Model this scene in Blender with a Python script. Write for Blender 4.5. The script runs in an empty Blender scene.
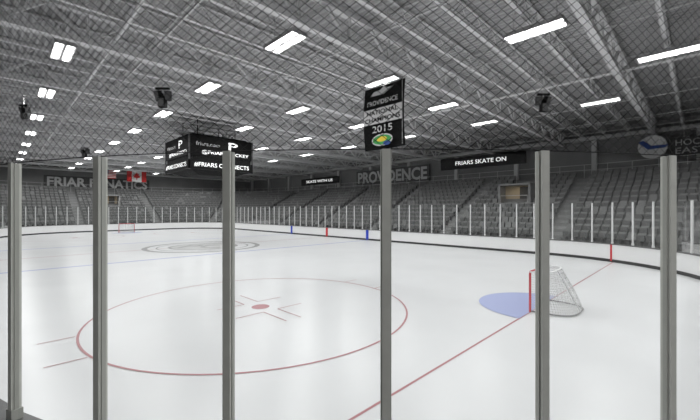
import bpy, math, random
from mathutils import Vector, Matrix
random.seed(3)
sc = bpy.context.scene
sc.view_settings.view_transform = 'Standard'
sc.view_settings.look = 'None'
S2 = math.sqrt(2)

# ------------------------------------------------------------------ materials
def mat(name, col, rough=0.6, metal=0.0, spec=0.5, noise=0.0, nscale=5.0, emit=None, estr=0.0, bump=0.0, vec=(1,1,1)):
    m = bpy.data.materials.new(name); m.use_nodes = True
    nt = m.node_tree; b = nt.nodes['Principled BSDF']
    if not isinstance(col, tuple): col = (col, col, col)
    b.inputs['Base Color'].default_value = (*col, 1)
    b.inputs['Roughness'].default_value = rough
    b.inputs['Metallic'].default_value = metal
    b.inputs['Specular IOR Level'].default_value = spec
    if emit:
        b.inputs['Emission Color'].default_value = (*emit, 1)
        b.inputs['Emission Strength'].default_value = estr
    if noise > 0 or bump > 0:
        tc = nt.nodes.new('ShaderNodeTexCoord'); mp = nt.nodes.new('ShaderNodeMapping')
        mp.inputs['Scale'].default_value = vec
        n = nt.nodes.new('ShaderNodeTexNoise'); n.inputs['Scale'].default_value = nscale
        n.inputs['Detail'].default_value = 4
        nt.links.new(tc.outputs['Object'], mp.inputs['Vector']); nt.links.new(mp.outputs['Vector'], n.inputs['Vector'])
        if noise > 0:
            r = nt.nodes.new('ShaderNodeMapRange')
            r.inputs['From Min'].default_value = 0.3; r.inputs['From Max'].default_value = 0.7
            r.inputs['To Min'].default_value = 1 - noise; r.inputs['To Max'].default_value = 1 + noise
            mx = nt.nodes.new('ShaderNodeVectorMath'); mx.operation = 'SCALE'
            mx.inputs[0].default_value = col
            nt.links.new(n.outputs['Fac'], r.inputs['Value']); nt.links.new(r.outputs['Result'], mx.inputs['Scale'])
            nt.links.new(mx.outputs['Vector'], b.inputs['Base Color'])
        if bump > 0:
            bp = nt.nodes.new('ShaderNodeBump'); bp.inputs['Strength'].default_value = bump
            bp.inputs['Distance'].default_value = 0.02
            nt.links.new(n.outputs['Fac'], bp.inputs['Height']); nt.links.new(bp.outputs['Normal'], b.inputs['Normal'])
    return m

def glass_mat(name, haze, tint):
    m = bpy.data.materials.new(name); m.use_nodes = True
    nt = m.node_tree; nt.nodes.clear()
    out = nt.nodes.new('ShaderNodeOutputMaterial')
    tr = nt.nodes.new('ShaderNodeBsdfTransparent'); tr.inputs['Color'].default_value = tint
    gl = nt.nodes.new('ShaderNodeBsdfGlossy'); gl.inputs['Roughness'].default_value = 0.03
    df = nt.nodes.new('ShaderNodeBsdfDiffuse'); df.inputs['Color'].default_value = (.8, .8, .8, 1)
    lw = nt.nodes.new('ShaderNodeLayerWeight'); lw.inputs['Blend'].default_value = 0.15
    mr = nt.nodes.new('ShaderNodeMapRange'); mr.inputs['To Min'].default_value = 0.015; mr.inputs['To Max'].default_value = 0.35
    m1 = nt.nodes.new('ShaderNodeMixShader'); m2 = nt.nodes.new('ShaderNodeMixShader')
    nt.links.new(lw.outputs['Fresnel'], mr.inputs['Value'])
    nt.links.new(mr.outputs['Result'], m1.inputs['Fac'])
    nt.links.new(tr.outputs[0], m1.inputs[1]); nt.links.new(gl.outputs[0], m1.inputs[2])
    m2.inputs['Fac'].default_value = haze
    nt.links.new(m1.outputs[0], m2.inputs[1]); nt.links.new(df.outputs[0], m2.inputs[2])
    nt.links.new(m2.outputs[0], out.inputs['Surface'])
    return m

M = {}
M['ice'] = mat('ice', (.68, .685, .695), rough=.29, spec=.24, noise=.04, nscale=.35, bump=.03)
M['board'] = mat('board_white', (.78, .78, .78), rough=.4)
M['kick'] = mat('kick_plate_dark', .03, rough=.5)
M['cap'] = mat('dasher_cap', .12, rough=.5)
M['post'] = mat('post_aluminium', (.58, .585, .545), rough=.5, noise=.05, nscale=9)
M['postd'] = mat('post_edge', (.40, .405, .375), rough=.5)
M['post_lit'] = mat('post_aluminium_lit', (.68, .68, .68), rough=.5)  # lighter copy of the post aluminium: light on the far posts put into colour
M['glassn'] = glass_mat('glass_near', .022, (.96, .975, .965, 1))
M['conc'] = mat('concrete', .27, rough=.85, noise=.12, nscale=1.5)
M['concd'] = mat('concrete_riser', .23, rough=.9)
M['wall'] = mat('wall_paint', .22, rough=.85, noise=.06, nscale=.6)
M['walld'] = mat('wall_dark', .07, rough=.8)
M['wallL'] = mat('wall_light', .45, rough=.8)
M['seat'] = mat('seat_plastic', .115, rough=.45)
M['seat2'] = mat('seat_back', .175, rough=.45)
M['steelw'] = mat('steel_painted', .70, rough=.6)
M['steelg'] = mat('steel_grey', .58, rough=.6)
M['black'] = mat('black', .010, rough=.8, spec=.1)
M['white'] = mat('white_paint', .75, rough=.5)
M['lamp'] = mat('lamp_lens', .9, emit=(1, 1, 1), estr=6)
M['housing'] = mat('lamp_housing', .4, rough=.4)
M['red'] = mat('line_red', (.43, .20, .215), rough=.36, spec=.22)
M['redb'] = mat('board_red', (.55, .02, .03), rough=.4)
M['blueb'] = mat('board_blue', (.02, .06, .50), rough=.4)
M['bluel'] = mat('line_blue', (.34, .38, .62), rough=.36, spec=.22)
M['crease'] = mat('crease_blue', (.37, .41, .62), rough=.36, spec=.22)
M['greyl'] = mat('logo_grey', .28, rough=.36, spec=.22)
M['greyl2'] = mat('logo_lightgrey', .48, rough=.36, spec=.22)
M['goalred'] = mat('goal_red', (.45, .03, .04), rough=.35)
M['net'] = mat('goal_net', .62, rough=.8)
M['mesh'] = mat('safety_net_cord', .03, rough=.9, spec=.1)
M['led'] = mat('led_text', .8, emit=(1, 1, 1), estr=.9)
M['screen'] = mat('led_screen', .008, rough=.7, spec=.1)
M['signtxt'] = mat('sign_lettering', .6, rough=.7)
M['bantxt'] = mat('banner_lettering', .6, rough=.8, spec=.1)
M['flagred'] = mat('flag_red', (.55, .02, .02), rough=.8)
M['flagblue'] = mat('flag_blue', (.03, .05, .2), rough=.8)
M['green'] = mat('emblem_green', (.05, .35, .08), rough=.6)
M['yellow'] = mat('emblem_yellow', (.8, .6, .05), rough=.6)
M['swoosh'] = mat('emblem_blue', (.03, .08, .3), rough=.6)
M['tan'] = mat('vomitory_tan', (.46, .38, .27), rough=.8)
# ribbed metal deck
def deck():
    m = mat('metal_deck', .13, rough=.7)
    nt = m.node_tree; b = nt.nodes['Principled BSDF']
    tc = nt.nodes.new('ShaderNodeTexCoord'); w = nt.nodes.new('ShaderNodeTexWave')
    w.bands_direction = 'X'; w.inputs['Scale'].default_value = 1.2
    cr = nt.nodes.new('ShaderNodeMapRange'); cr.inputs['To Min'].default_value = .33; cr.inputs['To Max'].default_value = .46
    bp = nt.nodes.new('ShaderNodeBump'); bp.inputs['Distance'].default_value = .05
    mp = nt.nodes.new('ShaderNodeMapping'); mp.inputs['Rotation'].default_value = (0, 0, math.pi/2)
    nt.links.new(tc.outputs['Object'], mp.inputs['Vector']); nt.links.new(mp.outputs['Vector'], w.inputs['Vector'])
    nt.links.new(w.outputs['Fac'], cr.inputs['Value']); nt.links.new(cr.outputs['Result'], b.inputs['Base Color'])
    nt.links.new(w.outputs['Fac'], bp.inputs['Height']); nt.links.new(bp.outputs['Normal'], b.inputs['Normal'])
    return m
M['deck'] = deck()

# ------------------------------------------------------------------ mesh builder
class MB:
    def __init__(s): s.v = []; s.f = []; s.m = []; s.mats = []
    def mi(s, k):
        if k not in s.mats: s.mats.append(k)
        return s.mats.index(k)
    def face(s, pts, k):
        n = len(s.v); s.v += [tuple(p) for p in pts]; s.f.append(tuple(range(n, n+len(pts)))); s.m.append(s.mi(k))
    def hexa(s, c8, k):
        n = len(s.v); s.v += [tuple(p) for p in c8]; i = s.mi(k)
        for q in ((0,3,2,1),(4,5,6,7),(0,1,5,4),(1,2,6,5),(2,3,7,6),(3,0,4,7)):
            s.f.append(tuple(n+a for a in q)); s.m.append(i)
    def box(s, c, sz, k, ax=(1,0,0), ay=None, az=(0,0,1)):
        c = Vector(c); ax = Vector(ax); az = Vector(az)
        ay = Vector(ay) if ay else az.cross(ax)
        X = ax*sz[0]/2; Y = ay*sz[1]/2; Z = az*sz[2]/2
        s.hexa([c-X-Y-Z, c+X-Y-Z, c+X+Y-Z, c-X+Y-Z, c-X-Y+Z, c+X-Y+Z, c+X+Y+Z, c-X+Y+Z], k)
    def bar(s, p, q, w, k, h=None):
        p = Vector(p); q = Vector(q); d = q-p; L = d.length
        if L < 1e-6: return
        d /= L; h = h or w
        up = Vector((0,0,1)) if abs(d.z) < .95 else Vector((1,0,0))
        sx = d.cross(up).normalized(); uz = sx.cross(d)
        s.box((p+q)/2, (L, w, h), k, d, sx, uz)
    def tube(s, pts, r, k, n=8):
        pts = [Vector(p) for p in pts]
        i0 = s.mi(k); rings = []
        for j, p in enumerate(pts):
            d = (pts[min(j+1, len(pts)-1)] - pts[max(j-1, 0)]).normalized()
            up = Vector((0,0,1)) if abs(d.z) < .9 else Vector((1,0,0))
            a = d.cross(up).normalized(); b = a.cross(d)
            base = len(s.v)
            for t in range(n):
                w = 2*math.pi*t/n; s.v.append(tuple(p + a*r*math.cos(w) + b*r*math.sin(w)))
            rings.append(base)
        for A, B in zip(rings, rings[1:]):
            for t in range(n):
                s.f.append((A+t, A+(t+1) % n, B+(t+1) % n, B+t)); s.m.append(i0)
        s.f.append(tuple(rings[0]+t for t in range(n))); s.m.append(i0)
        s.f.append(tuple(rings[-1]+t for t in range(n))); s.m.append(i0)
    def disc(s, c, r, k, z, n=40):
        s.face([(c[0]+r*math.cos(2*math.pi*t/n), c[1]+r*math.sin(2*math.pi*t/n), z) for t in range(n)], k)
    def ring(s, c, r0, r1, k, z, n=96, a0=0, a1=2*math.pi):
        for t in range(n):
            a = a0+(a1-a0)*t/n; b = a0+(a1-a0)*(t+1)/n
            s.face([(c[0]+r*math.cos(w), c[1]+r*math.sin(w), z) for r, w in ((r0,a),(r1,a),(r1,b),(r0,b))], k)
    def rect(s, x0, x1, y0, y1, k, z):
        s.face([(x0,y0,z),(x1,y0,z),(x1,y1,z),(x0,y1,z)], k)
    def text(s, txt, c, right, up, w, h, k, off=0.02):
        cu = bpy.data.curves.new('t', 'FONT'); cu.body = txt; cu.offset = off*.5
        cu.resolution_u = 3
        o = bpy.data.objects.new('t', cu); sc.collection.objects.link(o)
        dg = bpy.context.evaluated_depsgraph_get()
        me = bpy.data.meshes.new_from_object(o.evaluated_get(dg))
        xs = [v.co.x for v in me.vertices]; ys = [v.co.y for v in me.vertices]
        mx, Mx, my, My = min(xs), max(xs), min(ys), max(ys)
        R = Vector(right); U = Vector(up); c = Vector(c); n = len(s.v)
        for v in me.vertices:
            s.v.append(tuple(c + R*((v.co.x-mx)/(Mx-mx)-.5)*w + U*((v.co.y-my)/(My-my)-.5)*h))
        i = s.mi(k)
        for p in me.polygons:
            s.f.append(tuple(n+a for a in p.vertices)); s.m.append(i)
        bpy.data.objects.remove(o); bpy.data.meshes.remove(me); bpy.data.curves.remove(cu)
    def obj(s, name, parent=None, smooth=False, bevel=0):
        me = bpy.data.meshes.new(name); me.from_pydata(s.v, [], s.f)
        for k in s.mats: me.materials.append(M[k])
        me.polygons.foreach_set('material_index', s.m)
        if smooth: me.polygons.foreach_set('use_smooth', [True]*len(s.f))
        me.update()
        o = bpy.data.objects.new(name, me); sc.collection.objects.link(o)
        if parent: o.parent = parent
        if bevel:
            b = o.modifiers.new('bevel', 'BEVEL'); b.width = bevel; b.segments = 2; b.limit_method = 'ANGLE'
        return o

def empty(name, loc=(0,0,0)):
    e = bpy.data.objects.new(name, None); sc.collection.objects.link(e); e.empty_display_size = .3
    return e

# ------------------------------------------------------------------ rink outline
X0, X1, Y0, Y1, R = -60.5, .86, -.37, 26.7, 8.5
CN = [((X1-R, Y0+R), -90), ((X1-R, Y1-R), 0), ((X0+R, Y1-R), 90), ((X0+R, Y0+R), 180)]
LY = Y1-Y0-2*R; LX = X1-X0-2*R; LA = R*math.pi/2
PIECES = []   # ('a',center,ang0,len) / ('s',p0,dir,normal,len)
for i, (c, a) in enumerate(CN):
    PIECES.append(('a', c, a, LA))
    an = math.radians(a+90); n = (math.cos(an), math.sin(an)); d = (-n[1], n[0])
    PIECES.append(('s', (c[0]+R*n[0], c[1]+R*n[1]), d, n, LY if i % 2 == 0 else LX))
PER = sum(p[-1] for p in PIECES)
def piece_pt(p, t):
    if p[0] == 'a':
        w = math.radians(p[2]+90*t); n = (math.cos(w), math.sin(w))
        return (p[1][0]+R*n[0], p[1][1]+R*n[1], n[0], n[1])
    return (p[1][0]+p[2][0]*p[4]*t, p[1][1]+p[2][1]*p[4]*t, p[3][0], p[3][1])
def base(s):
    s %= PER
    for p in PIECES:
        if s <= p[-1]: return piece_pt(p, s/p[-1])
        s -= p[-1]
    return piece_pt(PIECES[0], 0)
SAMP = []
for p in PIECES:
    n = 18 if p[0] == 'a' else max(1, int(p[-1]/2))
    for j in range(n): SAMP.append(piece_pt(p, j/n))
def loft(mb, prof, keys):
    n = len(SAMP)
    for a in range(len(prof)-1):
        (o0, z0), (o1, z1) = prof[a], prof[a+1]
        for j in range(n):
            p, q = SAMP[j], SAMP[(j+1) % n]
            mb.face([(p[0]+p[2]*o0, p[1]+p[3]*o0, z0), (q[0]+q[2]*o0, q[1]+q[3]*o0, z0),
                     (q[0]+q[2]*o1, q[1]+q[3]*o1, z1), (p[0]+p[2]*o1, p[1]+p[3]*o1, z1)], keys[a])

# ------------------------------------------------------------------ room shell
WX0, WX1, WY0, WY1, CZ = X0-13, X1+13, Y0-13, Y1+13, 10.7
def shell(name, c, sz, k):
    mb = MB(); mb.box(c, sz, k); return mb.obj(name)
cxm, cym = (WX0+WX1)/2, (WY0+WY1)/2
shell('floor', (cxm, cym, -.13), (WX1-WX0, WY1-WY0, .2), 'conc')
shell('ceiling', (cxm, cym, CZ+.1), (WX1-WX0, WY1-WY0, .2), 'deck')
H = CZ+.4
shell('wall_far', (cxm, WY1+.15, CZ/2), (WX1-WX0, .3, H), 'wall')
shell('wall_near', (cxm, WY0-.15, CZ/2), (WX1-WX0, .3, H), 'wall')
shell('wall_left', (WX0-.15, cym, CZ/2), (.3, WY1-WY0, H), 'wall')
shell('wall_right', (WX1+.15, cym, CZ/2), (.3, WY1-WY0, H), 'wall')

# ------------------------------------------------------------------ ice
mb = MB(); mb.face([(p[0], p[1], 0) for p in SAMP], 'ice'); ice = mb.obj('ice_sheet')
GY = 12.3; CX = -30.5
mk = MB()
z1, z2, z3 = .004, .007, .010
def chord(x):  # y-extent of the ice at x
    ylo, yhi = Y0, Y1
    for c0 in (X1-R, X0+R):
        dx = (x-c0) if c0 > CX else (c0-x)
        if dx > 0:
            e = R-math.sqrt(max(0, R*R-dx*dx)); ylo = Y0+e; yhi = Y1-e
    return ylo, yhi
for x, w, k in ((-3.65, .05, 'red'), (-55.6, .05, 'red'), (-24.2, .28, 'bluel'), (-37.4, .28, 'bluel'), (CX, .12, 'red')):
    a, b = chord(x); mk.rect(x-w/2, x+w/2, a+.02, b-.02, k, z1)
def faceoff(c):
    mk.ring(c, 4.60, 4.655, 'red', z2)
    mk.disc(c, .28, 'red', z2)
    for sx in (-1, 1):
        for sy in (-1, 1):
            x = c[0]+sx*.6; y = c[1]+sy*.25; q = .017
            mk.rect(min(x, x+sx*1.2), max(x, x+sx*1.2), y-q, y+q, 'red', z2)
            mk.rect(x-q, x+q, min(y, y+sy*.9), max(y, y+sy*.9), 'red', z3)
            xx = c[0]+sx*.85; yy = c[1]+sy*4.6
            mk.rect(xx-q, xx+q, min(yy, yy+sy*.7), max(yy, yy+sy*.7), 'red', z2)
faceoff((-9.95, 5.9)); faceoff((-49.3, 5.9)); faceoff((-49.3, 18.7))
# centre circle and logo
c = (-29.9, GY)
mk.ring(c, 4.2, 4.6, 'greyl', z2)
mk.ring(c, 3.5, 3.62, 'greyl', z2)
mk.disc(c, 2.6, 'greyl2', z2)
mk.ring(c, 2.5, 2.75, 'greyl', z3)
rv = (1/S2, 1/S2, 0); uv = (-1/S2, 1/S2, 0)
mk.text('PC', (c[0], c[1], .012), rv, uv, 3.4, 2.6, 'greyl')
# goal creases
def crease(gx, sg):
    n = 24; pts = [(gx, GY-1.83)]
    for t in range(n+1):
        a = math.radians(-90+180*t/n); pts.append((gx-sg*1.83*math.cos(a), GY+1.83*math.sin(a)))
    mk.face([(p[0], p[1], z2) for p in (pts if sg < 0 else pts[::-1])], 'crease')
    mk.ring((gx, GY), 1.80, 1.84, 'crease', z3, 32, math.radians(90 if sg > 0 else -90), math.radians(270 if sg > 0 else 90))
crease(-3.65, 1); crease(-55.6, -1)
mk.obj('painted_markings', ice)

# ------------------------------------------------------------------ boards
mb = MB()
loft(mb, [(.01, .0), (.01, .17), (.02, .17), (.02, 1.04), (-.02, 1.04), (-.02, 1.10), (.17, 1.10), (.17, 1.04), (.14, 1.04), (.14, -.02)],
     ['kick', 'kick', 'board', 'cap', 'cap', 'cap', 'cap', 'cap', 'board'])
for x, w, k in ((-24.2, .34, 'blueb'), (-37.4, .34, 'blueb'), (CX, .34, 'redb')):
    mb.box((x, Y1+.005, .55), (w, .03, .98), k); mb.box((x, Y0-.005, .55), (w, .03, .98), k)
x = -3.75
dx = x-(X1-R); n = Vector((dx, math.sqrt(R*R-dx*dx), 0)).normalized()
mb.box(Vector((X1-R, Y1-R, .55))+n*(R+.005), (.10, .03, .98), 'redb', (n.y, -n.x, 0))
mb.obj('dasher_boards')

# glass + posts
GT = 3.52
gl_e = empty('rink_glass')
mb = MB(); loft(mb, [(.07, 1.103), (.07, GT)], ['glassn']); mb.obj('panes', gl_e)
mb = MB(); s0 = R*math.radians(44.45); K = round(PER/(R*math.radians(8.0)))
for k in range(-12, K-12):
    ST = R*math.radians(8.0)
    s = s0+ST*k; x, y, nx, ny = base(s); t = (-ny, nx, 0); n = (nx, ny, 0)
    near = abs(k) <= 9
    a, b = ('post', 'postd') if near else ('post_lit', 'post_lit')  # posts farther off take the copy with the light painted in
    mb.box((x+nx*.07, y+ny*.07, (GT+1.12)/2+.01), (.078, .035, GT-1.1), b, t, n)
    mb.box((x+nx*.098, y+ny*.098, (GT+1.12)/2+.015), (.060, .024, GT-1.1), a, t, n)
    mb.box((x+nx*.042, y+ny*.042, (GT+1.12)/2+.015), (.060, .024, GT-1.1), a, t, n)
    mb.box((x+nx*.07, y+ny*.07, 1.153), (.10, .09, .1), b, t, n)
mb.obj('stanchions', gl_e)

# ------------------------------------------------------------------ protective netting above near corner
mb = MB(); cell = .095; rr = R+.07; zb, zt = GT+.03, CZ-1.4; cc = CN[0][0]
def npt(arc, z, dz=0): 
    a = -math.pi/2 + arc/rr
    return (cc[0]+rr*math.cos(a), cc[1]+rr*math.sin(a), z+dz)
Ltot = rr*math.pi/2; hh = zt-zb; slope = .8
for sg in (-1, 1):
    run = hh/slope; nn = int((Ltot+run)/cell)
    for j in range(nn):
        st = j*cell - (run if sg > 0 else 0)
        segs = 30; prev = None
        for q in range(segs+1):
            z = zb+hh*q/segs; arc = st+sg*(z-zb)/slope
            if 0 <= arc <= Ltot:
                if prev is not None:
                    w = .0026
                    mb.face([npt(prev[0], prev[1], -w), npt(prev[0], prev[1], w), npt(arc, z, w), npt(arc, z, -w)], 'mesh')
                prev = (arc, z)
            else: prev = None
mb.tube([npt(Ltot*t/24, zb) for t in range(25)], .004, 'mesh', 5)
mb.tube([npt(Ltot*t/24, zt) for t in range(25)], .008, 'mesh', 5)
for t in range(0, 25, 4):
    p = npt(Ltot*t/24, zt); mb.bar(p, (p[0], p[1], CZ-.02), .02, 'mesh')
mb.obj('safety_netting')

# ------------------------------------------------------------------ stands
NR, TR, RI, ZB, OB = 13, .8, .42, .8, 1.6
mb = MB(); prof = [(OB, -.03), (OB, ZB)]; keys = ['wallL']
for i in range(NR):
    z = ZB+RI*i; prof.append((OB+TR*(i+1), z)); keys.append('conc')
    prof.append((OB+TR*(i+1), z+RI)); keys.append('concd')
loft(mb, prof, keys)
ZC = ZB+RI*NR; OC = OB+TR*NR
def raywall(p):
    x, y, nx, ny = p; ts = []
    if nx > 1e-6: ts.append((WX1-x)/nx)
    if nx < -1e-6: ts.append((WX0-x)/nx)
    if ny > 1e-6: ts.append((WY1-y)/ny)
    if ny < -1e-6: ts.append((WY0-y)/ny)
    t = min(ts)-.01; return (x+nx*t, y+ny*t, ZC)
n = len(SAMP)
for j in range(n):
    p, q = SAMP[j], SAMP[(j+1) % n]
    mb.face([(p[0]+p[2]*OC, p[1]+p[3]*OC, ZC), (q[0]+q[2]*OC, q[1]+q[3]*OC, ZC), raywall(q), raywall(p)], 'conc')
stand_e = empty('grandstand')
mb.obj('concrete_tiers', stand_e)

VOM = [(-12.3, 'far'), (12.6, 'left')]
def in_vom(x, y, o):
    if o < 6.6: return False
    for c, w in VOM:
        if w == 'far' and y > 28 and abs(x-c) < 1.7: return True
        if w == 'left' and x < -62 and abs(y-c) < 1.7: return True
    return False
mb = MB(); st = MB()
for i in range(NR):
    o = OB+TR*i+.42; z = ZB+RI*i
    for p in PIECES:
        L = p[-1] if p[0] == 's' else (R+o)*math.pi/2
        nb = max(1, round(L/8.5)) if p[0] == 's' else 2
        nseat = int(L/.55)
        for j in range(nseat):
            t = (j+.5)/nseat; fb = (t*nb) % 1.0; wid = L/nb
            if fb*wid < .55 or (1-fb)*wid < .55: continue
            x, y, nx, ny = piece_pt(p, t); x += nx*o; y += ny*o
            if math.hypot(x, y) < 7: continue
            if in_vom(x, y, o): continue
            tx = (-ny, nx, 0); nn_ = (nx, ny, 0)
            if random.random() < .12:
                mb.box((x+nx*.02, y+ny*.02, z+.43), (.46, .42, .05), 'seat', tx, nn_)
            else:
                mb.box((x+nx*.13, y+ny*.13, z+.58), (.46, .07, .36), 'seat', tx, nn_)
            az = Vector((nx*.22, ny*.22, 1)).normalized(); ay = Vector(tx).cross(az)*-1
            mb.box((x+nx*.26, y+ny*.26, z+.66), (.47, .05, .46), 'seat2', tx, tuple(ay), tuple(az))
            mb.box((x+nx*.16, y+ny*.16, z+.21), (.06, .3, .42), 'seat', tx, nn_)
        # aisle steps
        for a in range(nb):
            x, y, nx, ny = piece_pt(p, a/nb)
            if in_vom(x+nx*o, y+ny*o, o): continue
            st.box((x+nx*(o+.17), y+ny*(o+.17), z+.105), (.98, .4, .2), 'conc', (-ny, nx, 0), (nx, ny, 0))
mb.obj('arena_seating', stand_e); st.obj('aisle_steps', stand_e)

# railing on concourse edge
mb = MB(); o = OC-.12
pts = [(p[0]+p[2]*o, p[1]+p[3]*o) for p in SAMP]
for j in range(n):
    a, b = pts[j], pts[(j+1) % n]
    for z in (ZC+1.05, ZC+.55): mb.bar((a[0], a[1], z), (b[0], b[1], z), .04, 'steelg')
    mb.bar((a[0], a[1], ZC-RI), (a[0], a[1], ZC+1.05), .04, 'steelg')
mb.obj('concourse_railing', stand_e)

# vomitories
for c, w in VOM:
    mb = MB()
    if w == 'far': org = Vector((c, 34.0, 3.7)); ax = Vector((1, 0, 0)); ay = Vector((0, 1, 0))
    else: org = Vector((-67.8, c, 3.7)); ax = Vector((0, 1, 0)); ay = Vector((-1, 0, 0))
    def P(a, b, z): return org+ax*a+ay*b+Vector((0, 0, z))
    for sx_ in (-1.35, 1.35): mb.box(P(sx_, 1.6, .5), (.2, 3.4, 2.6), 'conc', ax, ay)
    mb.box(P(0, 1.6, 1.8), (2.9, 3.4, .16), 'conc', ax, ay)
    mb.box(P(0, 1.3, .5), (2.5, .1, 2.5), 'tan', ax, ay)
    mb.box(P(0, .4, -.4), (2.5, 1.8, .5), 'conc', ax, ay)
    mb.box(P(.5, 1.22, .75), (.8, .06, 1.7), 'walld', ax, ay)
    mb.tube([P(-1.2, -.1, -.1), P(-1.2, -.1, .75), P(1.2, -.1, .75), P(1.2, -.1, -.1)], .025, 'steelw', 6)
    mb.obj('stand_entrance', stand_e)
    ld = bpy.data.lights.new('entrance_lamp', 'AREA'); ld.energy = 3; ld.size = .6; ld.color = (1, .82, .55)
    lo = bpy.data.objects.new('entrance_lamp', ld); sc.collection.objects.link(lo); lo.location = P(0, .5, 1.68)

# ------------------------------------------------------------------ roof structure
mb = MB(); BAY = 6.86; gx0 = -2.7
ya, yb = WY0+.1, WY1-.1
gxs = [gx0+BAY*k for k in range(-10, 3) if WX0+.5 < gx0+BAY*k < WX1-.5]
for x in gxs:   # deep girder trusses
    for dz in (CZ-.12, CZ-1.25):
        mb.bar((x, ya, dz), (x, yb, dz), .26, 'steelw', .2)
    m_ = int((yb-ya)/2.4); st_ = (yb-ya)/m_
    for j in range(m_):
        y = ya+st_*j
        mb.bar((x, y, CZ-.2), (x, y+st_/2, CZ-1.2), .11, 'steelw')
        mb.bar((x, y+st_/2, CZ-1.2), (x, y+st_, CZ-.2), .11, 'steelw')
        mb.bar((x, y+st_/2, CZ-.2), (x, y+st_/2, CZ-1.2), .08, 'steelw')
mb.obj('roof_girders')
mb = MB()
for kk in range(-44, 10):
    x = gx0+BAY/4*kk
    if not (WX0+.4 < x < WX1-.4): continue
    if min(abs(x-g) for g in gxs) < .3: continue
    mb.bar((x, ya, CZ-.06), (x, yb, CZ-.06), .12, 'steelg', .08)
    mb.bar((x, ya, CZ-.75), (x, yb, CZ-.75), .14, 'steelw', .08)
    m_ = int((yb-ya)/1.3); st_ = (yb-ya)/m_
    for j in range(m_):
        y = ya+st_*j
        mb.bar((x, y, CZ-.1), (x, y+st_/2, CZ-.72), .035, 'steelg')
        mb.bar((x, y+st_/2, CZ-.72), (x, y+st_, CZ-.1), .035, 'steelg')
mb.obj('roof_joists')
mb = MB()
for y in (-9, -4.5, -1, 4.6, 10.3, 16.0, 21.6, 27.5, 33, 37):
    mb.bar((WX0, y, CZ-.82), (WX1, y, CZ-.82), .05, 'steelg')
    mb.bar((WX0, y+.3, CZ-.1), (WX1, y+.3, CZ-.1), .05, 'steelg')
mb.tube([(WX0, 3.2, CZ-.95), (WX1, 3.2, CZ-.95)], .07, 'steelw', 8)
mb.tube([(WX0, 21.0, CZ-.95), (WX1, 21.0, CZ-.95)], .07, 'steelw', 8)
mb.obj('roof_bracing')

# ------------------------------------------------------------------ light fixtures
LZ = 9.34
def fixture(x, y):
    mb = MB()
    mb.box((x, y, LZ+.09), (1.9, .62, .08), 'housing')
    for sy in (-1, 1):
        mb.box((x, y+sy*.17, LZ+.03), (1.8, .2, .05), 'lamp')
    mb.box((x, y, LZ+.03), (1.86, .08, .12), 'housing')
    for sy in (-1, 1): mb.box((x, y+sy*.32, LZ+.04), (1.9, .03, .14), 'housing')
    for sx in (-1, 1): mb.box((x+sx*.94, y, LZ+.04), (.03, .64, .14), 'housing')
    for sx in (-.7, .7): mb.bar((x+sx, y, LZ+.12), (x+sx, y, CZ-.02), .03, 'steelg')
    mb.obj('ceiling_light_fixture')
    for sy in (-1, 1):
        ld = bpy.data.lights.new('lamp', 'AREA'); ld.shape = 'RECTANGLE'; ld.size = 1.75; ld.size_y = .16; ld.energy = 86
        lo = bpy.data.objects.new('light_emitter', ld); sc.collection.objects.link(lo); lo.location = (x, y+sy*.17, LZ-.005)
for r, y in enumerate((1.75, 7.5, 13.2, 18.85, 24.5)):
    for kx in range(-2, 10):  # negative columns: unseen fixtures behind the camera, added for ambient light
        x = -4.09-BAY*kx
        if r == 3 and kx == 0: x = -.9
        if not (WX0+2 < x < WX1-2): continue
        fixture(x, y)

# ------------------------------------------------------------------ scoreboard
sb = empty('scoreboard'); mb = MB()
sx, sy = -30.2, 12.85; w = 2.65
def frus(z0, w0, z1, w1, k):
    mb.hexa([(sx-w0, sy-w0, z0), (sx+w0, sy-w0, z0), (sx+w0, sy+w0, z0), (sx-w0, sy+w0, z0),
             (sx-w1, sy-w1, z1), (sx+w1, sy-w1, z1), (sx+w1, sy+w1, z1), (sx-w1, sy+w1, z1)], k)
frus(7.35, w, 8.95, w, 'screen')
frus(6.95, w-.08, 7.35, w-.08, 'black')
frus(6.3, w+.05, 7.0, w+.05, 'screen')
frus(5.95, w-1.1, 6.3, w-.25, 'black')
frus(8.95, w-.35, 9.1, w-.35, 'black')
for a in (-1, 1):
    for b in (-1, 1):
        mb.bar((sx+a*1.6, sy+b*1.6, 9.1), (sx+a*1.6, sy+b*1.6, CZ-.02), .05, 'black')
        mb.box((sx+a*w, sy+b*w, 7.6), (.1, .1, 2.7), 'walld')
mb.obj('cabinet', sb)
mb = MB()
e = .03
for nx, ny in ((1, 0), (0, -1), (-1, 0), (0, 1)):
    r = (-ny, nx, 0)
    def C(z, a=0, ex=e): return (sx+nx*(w+ex)+r[0]*a, sy+ny*(w+ex)+r[1]*a, z)
    mb.text('@FRIARSHOCKEY', C(7.65, .3), r, (0, 0, 1), 4.0, .34, 'led')
    mb.text('P', C(8.35, .9), r, (0, 0, 1), .8, .6, 'led')
    mb.text('friars.com', C(8.3, -1.2), r, (0, 0, 1), 1.9, .3, 'greyl2')
    mb.text('#FRIARS CONNECTS', C(6.65, 0, .09), r, (0, 0, 1), 4.6, .36, 'led')
mb.obj('display_text', sb)

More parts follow.
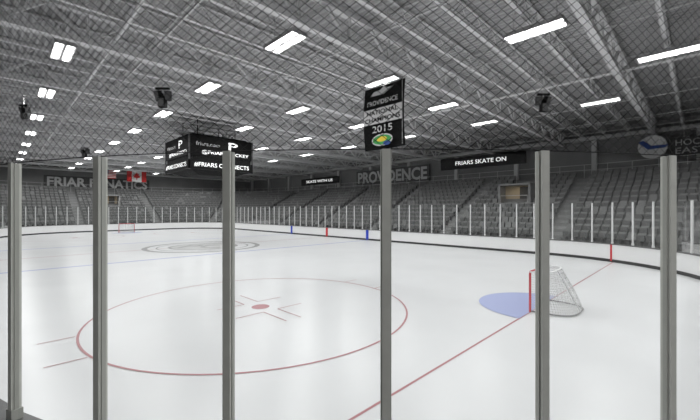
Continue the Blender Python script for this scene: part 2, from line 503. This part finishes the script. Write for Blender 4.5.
# ------------------------------------------------------------------ championship banner
bn = empty('hanging_banner'); mb = MB()
bx, by, bw = -10.35, 12.6, 2.4; zt_, zb_ = 8.95, 5.95
N = 10; HB = zt_-zb_
def bp_(u, z): return (bx+(u-.5)*bw, by+.10*math.sin(u*math.pi)-.12*math.sin((zt_-z)/HB*math.pi), z)
for a in range(N):
    for b in range(N):
        z0 = zb_+(zt_-zb_)*b/N; z1_ = zb_+(zt_-zb_)*(b+1)/N
        mb.face([bp_(a/N, z0), bp_((a+1)/N, z0), bp_((a+1)/N, z1_), bp_(a/N, z1_)], 'black')
mb.tube([(bx-1.25, by, zt_), (bx+1.25, by, zt_)], .035, 'steelg', 6)
for a in (-1.1, 1.1): mb.bar((bx+a, by, zt_), (bx+a, by, CZ-.02), .02, 'steelg')
mb.obj('cloth', bn)
mb = MB(); f = by-.17
def zz(t): return zt_-t*HB     # t: 0 top, 1 bottom
def R_(x0, x1, z0, z1, k, ff=f): mb.face([(bx+x0, ff, z0), (bx+x1, ff, z0), (bx+x1, ff, z1), (bx+x0, ff, z1)], k)
R_(-1.16, 1.16, zz(.61), zz(.37), 'bantxt')
mb.text('PROVIDENCE', (bx, f, zz(.28)), (1,0,0), (0,0,1), 1.8, .22, 'bantxt')
mb.face([(bx+p[0], f, zz(.14)+p[1]) for p in ((-.7,-.08),(.1,-.1),(.7,.16),(.3,.14),(.15,.28),(-.1,.12),(-.5,.1))], 'bantxt')
mb.text('NATIONAL', (bx, f-.015, zz(.432)), (1,0,0), (0,0,1), 1.85, .21, 'black', .04)
mb.text('CHAMPIONS', (bx, f-.015, zz(.545)), (1,0,0), (0,0,1), 2.1, .21, 'black', .04)
mb.text('2015', (bx, f, zz(.695)), (1,0,0), (0,0,1), 1.2, .32, 'bantxt')
def ell(rx, rz, cz, k, ff, cx=0): mb.face([(bx+cx+rx*math.cos(t*.2618), ff, cz+rz*math.sin(t*.2618)) for t in range(24)], k)
ell(.62, .28, zz(.87), 'bantxt', f); ell(.55, .22, zz(.87), 'green', f-.01); ell(.3, .12, zz(.86), 'yellow', f-.02); ell(.22, .1, zz(.93), 'swoosh', f-.02, .3)
for a in (-1.17, 1.13): R_(a, a+.04, zb_+.05, zt_-.08, 'greyl')
mb.obj('lettering', bn)

# ------------------------------------------------------------------ loudspeakers
def speaker(x, y, z, s=1.0):
    mb = MB()
    for k, (a, t) in enumerate(((-.45, .5), (.45, .5), (0, .15))):
        rx = Vector((math.cos(.785+a), math.sin(.785+a), 0)); up = Vector((0, 0, 1))
        fw = up.cross(rx); az = (up*math.cos(t*.6)+fw*math.sin(t*.6)*-1).normalized()
        c = Vector((x, y, z))+rx*a*.7*s+Vector((0, 0, -.35*(k == 2)))
        ay = az.cross(rx)
        mb.box(c, (.42*s, .38*s, .62*s), 'black', rx, ay, az)
        mb.box(c-ay*.2*s, (.34*s, .03, .52*s), 'walld', rx, ay, az)
    mb.box((x, y, z+.42*s), (.9*s, .12, .08), 'black', (1/S2, 1/S2, 0))
    mb.bar((x, y, z+.1), (x, y, CZ-.02), .035, 'steelg')
    mb.obj('loudspeaker_cluster')
speaker(-17.2, 5.2, 8.3, .7); speaker(-5.3, 18.4, 8.35, .65); speaker(-25.4, .9, 8.45, .5); speaker(-40, 5.5, 8.5, .7)

# ------------------------------------------------------------------ signs
def sign(name, txt, c, r, w, h, bg, fg, tw=.9, th=.6, off=.02):
    mb = MB(); c = Vector(c); r = Vector(r); nrm = r.cross(Vector((0, 0, 1)))
    mb.box(c, (w, .16, h), bg, r, None)
    mb.text(txt, c+nrm*.1, r, (0, 0, 1), w*tw, h*th, fg, off)
    return mb.obj(name)
yw = WY1-.09
sign('school_name_sign', 'PROVIDENCE', (-31.1, yw-.5, 7.95), (1, 0, 0), 13, 2.1, 'walld', 'signtxt', .95, .8, .06)
sign('fan_section_sign', 'FRIAR FANATICS', (WX0+.09, 12.4, 7.7), (0, 1, 0), 15, 1.9, 'walld', 'signtxt', .95, .8, .06)
sign('ribbon_display', 'FRIARS SKATE ON', (-17.9, yw-.6, 8.7), (1, 0, 0), 10, 1.35, 'black', 'led', .6, .35)
sign('ribbon_display', 'SKATE WITH US', (-46.5, yw-.6, 8.1), (1, 0, 0), 10, 1.1, 'black', 'led', .7, .4)
mb = MB(); ys_ = yw-1.1   # conference sign
mb.box((.9, ys_, 8.2), (5.2, .14, 1.4), 'walld')
mb.text('HOCKEY', (-.1, ys_-.09, 8.5), (1,0,0), (0,0,1), 2.6, .5, 'signtxt'); mb.text('EAST', (-.5, ys_-.09, 7.85), (1,0,0), (0,0,1), 1.8, .5, 'signtxt')
cx_, cz_ = -2.8, 8.35
mb.tube([(cx_, ys_-.02, cz_), (cx_, ys_-.16, cz_)], .95, 'board', 28)
mb.face([(cx_+a, ys_-.18, cz_+b) for a, b in ((-.9, .45), (-.3, -.2), (.8, -.15), (1.0, .1), (-.05, .1), (-.6, .6))], 'swoosh')
for a in (-.9, 3.0): mb.bar((a, ys_, 8.85), (a, ys_, CZ-.02), .04, 'steelg')
mb.bar((cx_, ys_, 9.2), (cx_, ys_, CZ-.02), .04, 'steelg')
mb.obj('conference_sign')
# upper fascia
mb = MB()
mb.box((cxm, WY1-.5, 9.75), (WX1-WX0-2, .9, .35), 'wallL'); mb.box((WX0+.5, cym, 9.75), (.9, WY1-WY0-2, .35), 'wallL')
mb.obj('trim_1')
mb = MB()
for x in range(-70, 12, 7):
    mb.box((x, WY1-.30, (ZC+9.6)/2), (.4, .4, 9.6-ZC-.02), 'steelg')
mb.obj('arena_columns')

# ------------------------------------------------------------------ flags
def flag(x, y, z, w, h, kind):
    e_ = empty('canadian_flag' if kind == 'ca' else 'american_flag'); mb = MB()
    def q(a, b, c, d, k, ex=0): mb.face([(x+ex, y+a, z+c), (x+ex, y+b, z+c), (x+ex, y+b, z+d), (x+ex, y+a, z+d)], k)
    if kind == 'ca':
        q(-w/2, -w/4, -h/2, h/2, 'flagred'); q(-w/4, w/4, -h/2, h/2, 'white'); q(w/4, w/2, -h/2, h/2, 'flagred')
        leaf = [(0,.5),(.12,.28),(.26,.34),(.2,.1),(.42,.14),(.3,-.05),(.36,-.15),(.06,-.2),(.04,-.45),(-.04,-.45),(-.06,-.2),(-.36,-.15),(-.3,-.05),(-.42,.14),(-.2,.1),(-.26,.34),(-.12,.28)]
        mb.face([(x+.03, y+a*h*.75, z+b*h*.75) for a, b in leaf], 'flagred')
    else:
        for i in range(13): q(-w/2, w/2, -h/2+h*i/13, -h/2+h*(i+1)/13, 'flagred' if i % 2 == 0 else 'white')
        q(-w/2, -w*.1, 0, h/2, 'flagblue', .03)
    mb.tube([(x, y-w/2, z+h/2), (x, y+w/2, z+h/2)], .03, 'steelg', 6)
    for a in (-w/2, w/2): mb.bar((x, y+a, z+h/2), (x, y+a, CZ), .02, 'black')
    mb.obj('flag_cloth', e_)
flag(-70, 17.0, 9.0, 3.0, 1.9, 'ca'); flag(-70, 13.0, 9.2, 1.8, 1.6, 'us')

# ------------------------------------------------------------------ goals
def goal(gx, sg):
    e_ = empty('hockey_goal'); mb = MB(); W = .915; Hh = 1.22; r = .035
    def P(a, y, z): return (gx+sg*a, GY+y, z)
    mb.tube([P(0, -W, 0.01), P(0, -W, Hh-.05), P(0, -W+.05, Hh), P(0, W-.05, Hh), P(0, W, Hh-.05), P(0, W, 0.01)], r, 'goalred', 8)
    def path(D, z, n=28):
        pts = []; w = W
        for t in range(n+1):
            u = t/n*math.pi; c_, s_ = math.cos(u), math.sin(u)
            pts.append(P(D*abs(s_)**.55, -w*(1 if c_ > 0 else -1)*abs(c_)**.6, z))
        return pts
    mb.tube(path(1.12, .04), .022, 'greyl', 6)
    mb.tube(path(.5, Hh), .022, 'white', 6)
    mb.tube([P(.5, 0, Hh), P(1.12, 0, .04)], .018, 'white', 6)
    mb.tube([P(0, 0, Hh), P(.5, 0, Hh)], .018, 'white', 6)
    mb.obj('frame', e_, True)
    mb = MB(); lv = 16; prev = None; n = 36
    rows = [path(1.10-(.60)*(i/lv)**1.3, .05+(Hh-.06)*i/lv, n) for i in range(lv+1)]
    for i, rw in enumerate(rows):
        for a, b in zip(rw, rw[1:]): mb.bar(a, b, .009, 'net')
        if i: 
            for a, b in zip(rows[i-1], rw): mb.bar(a, b, .009, 'net')
    for t in range(1, n): 
        a = rows[-1][t]; mb.bar(a, (gx, a[1], Hh), .009, 'net')
    for t in range(1, 6): 
        mb.bar(P(.5*t/6, -W, Hh), P(.5*t/6, W, Hh), .009, 'net')
    mb.obj('netting', e_)
goal(-3.65, 1); goal(-55.6, -1)

# ------------------------------------------------------------------ world / camera
wd = bpy.data.worlds.new('world'); sc.world = wd; wd.use_nodes = True
wd.node_tree.nodes['Background'].inputs['Color'].default_value = (.5, .5, .5, 1)
wd.node_tree.nodes['Background'].inputs['Strength'].default_value = .3
cd = bpy.data.cameras.new('camera'); co = bpy.data.objects.new('camera', cd); sc.collection.objects.link(co)
co.location = (0, 0, 3.1); co.rotation_euler = (math.radians(90), 0, math.radians(45))
cd.lens = 18; cd.sensor_width = 36; cd.clip_start = .05; cd.clip_end = 300
sc.camera = co
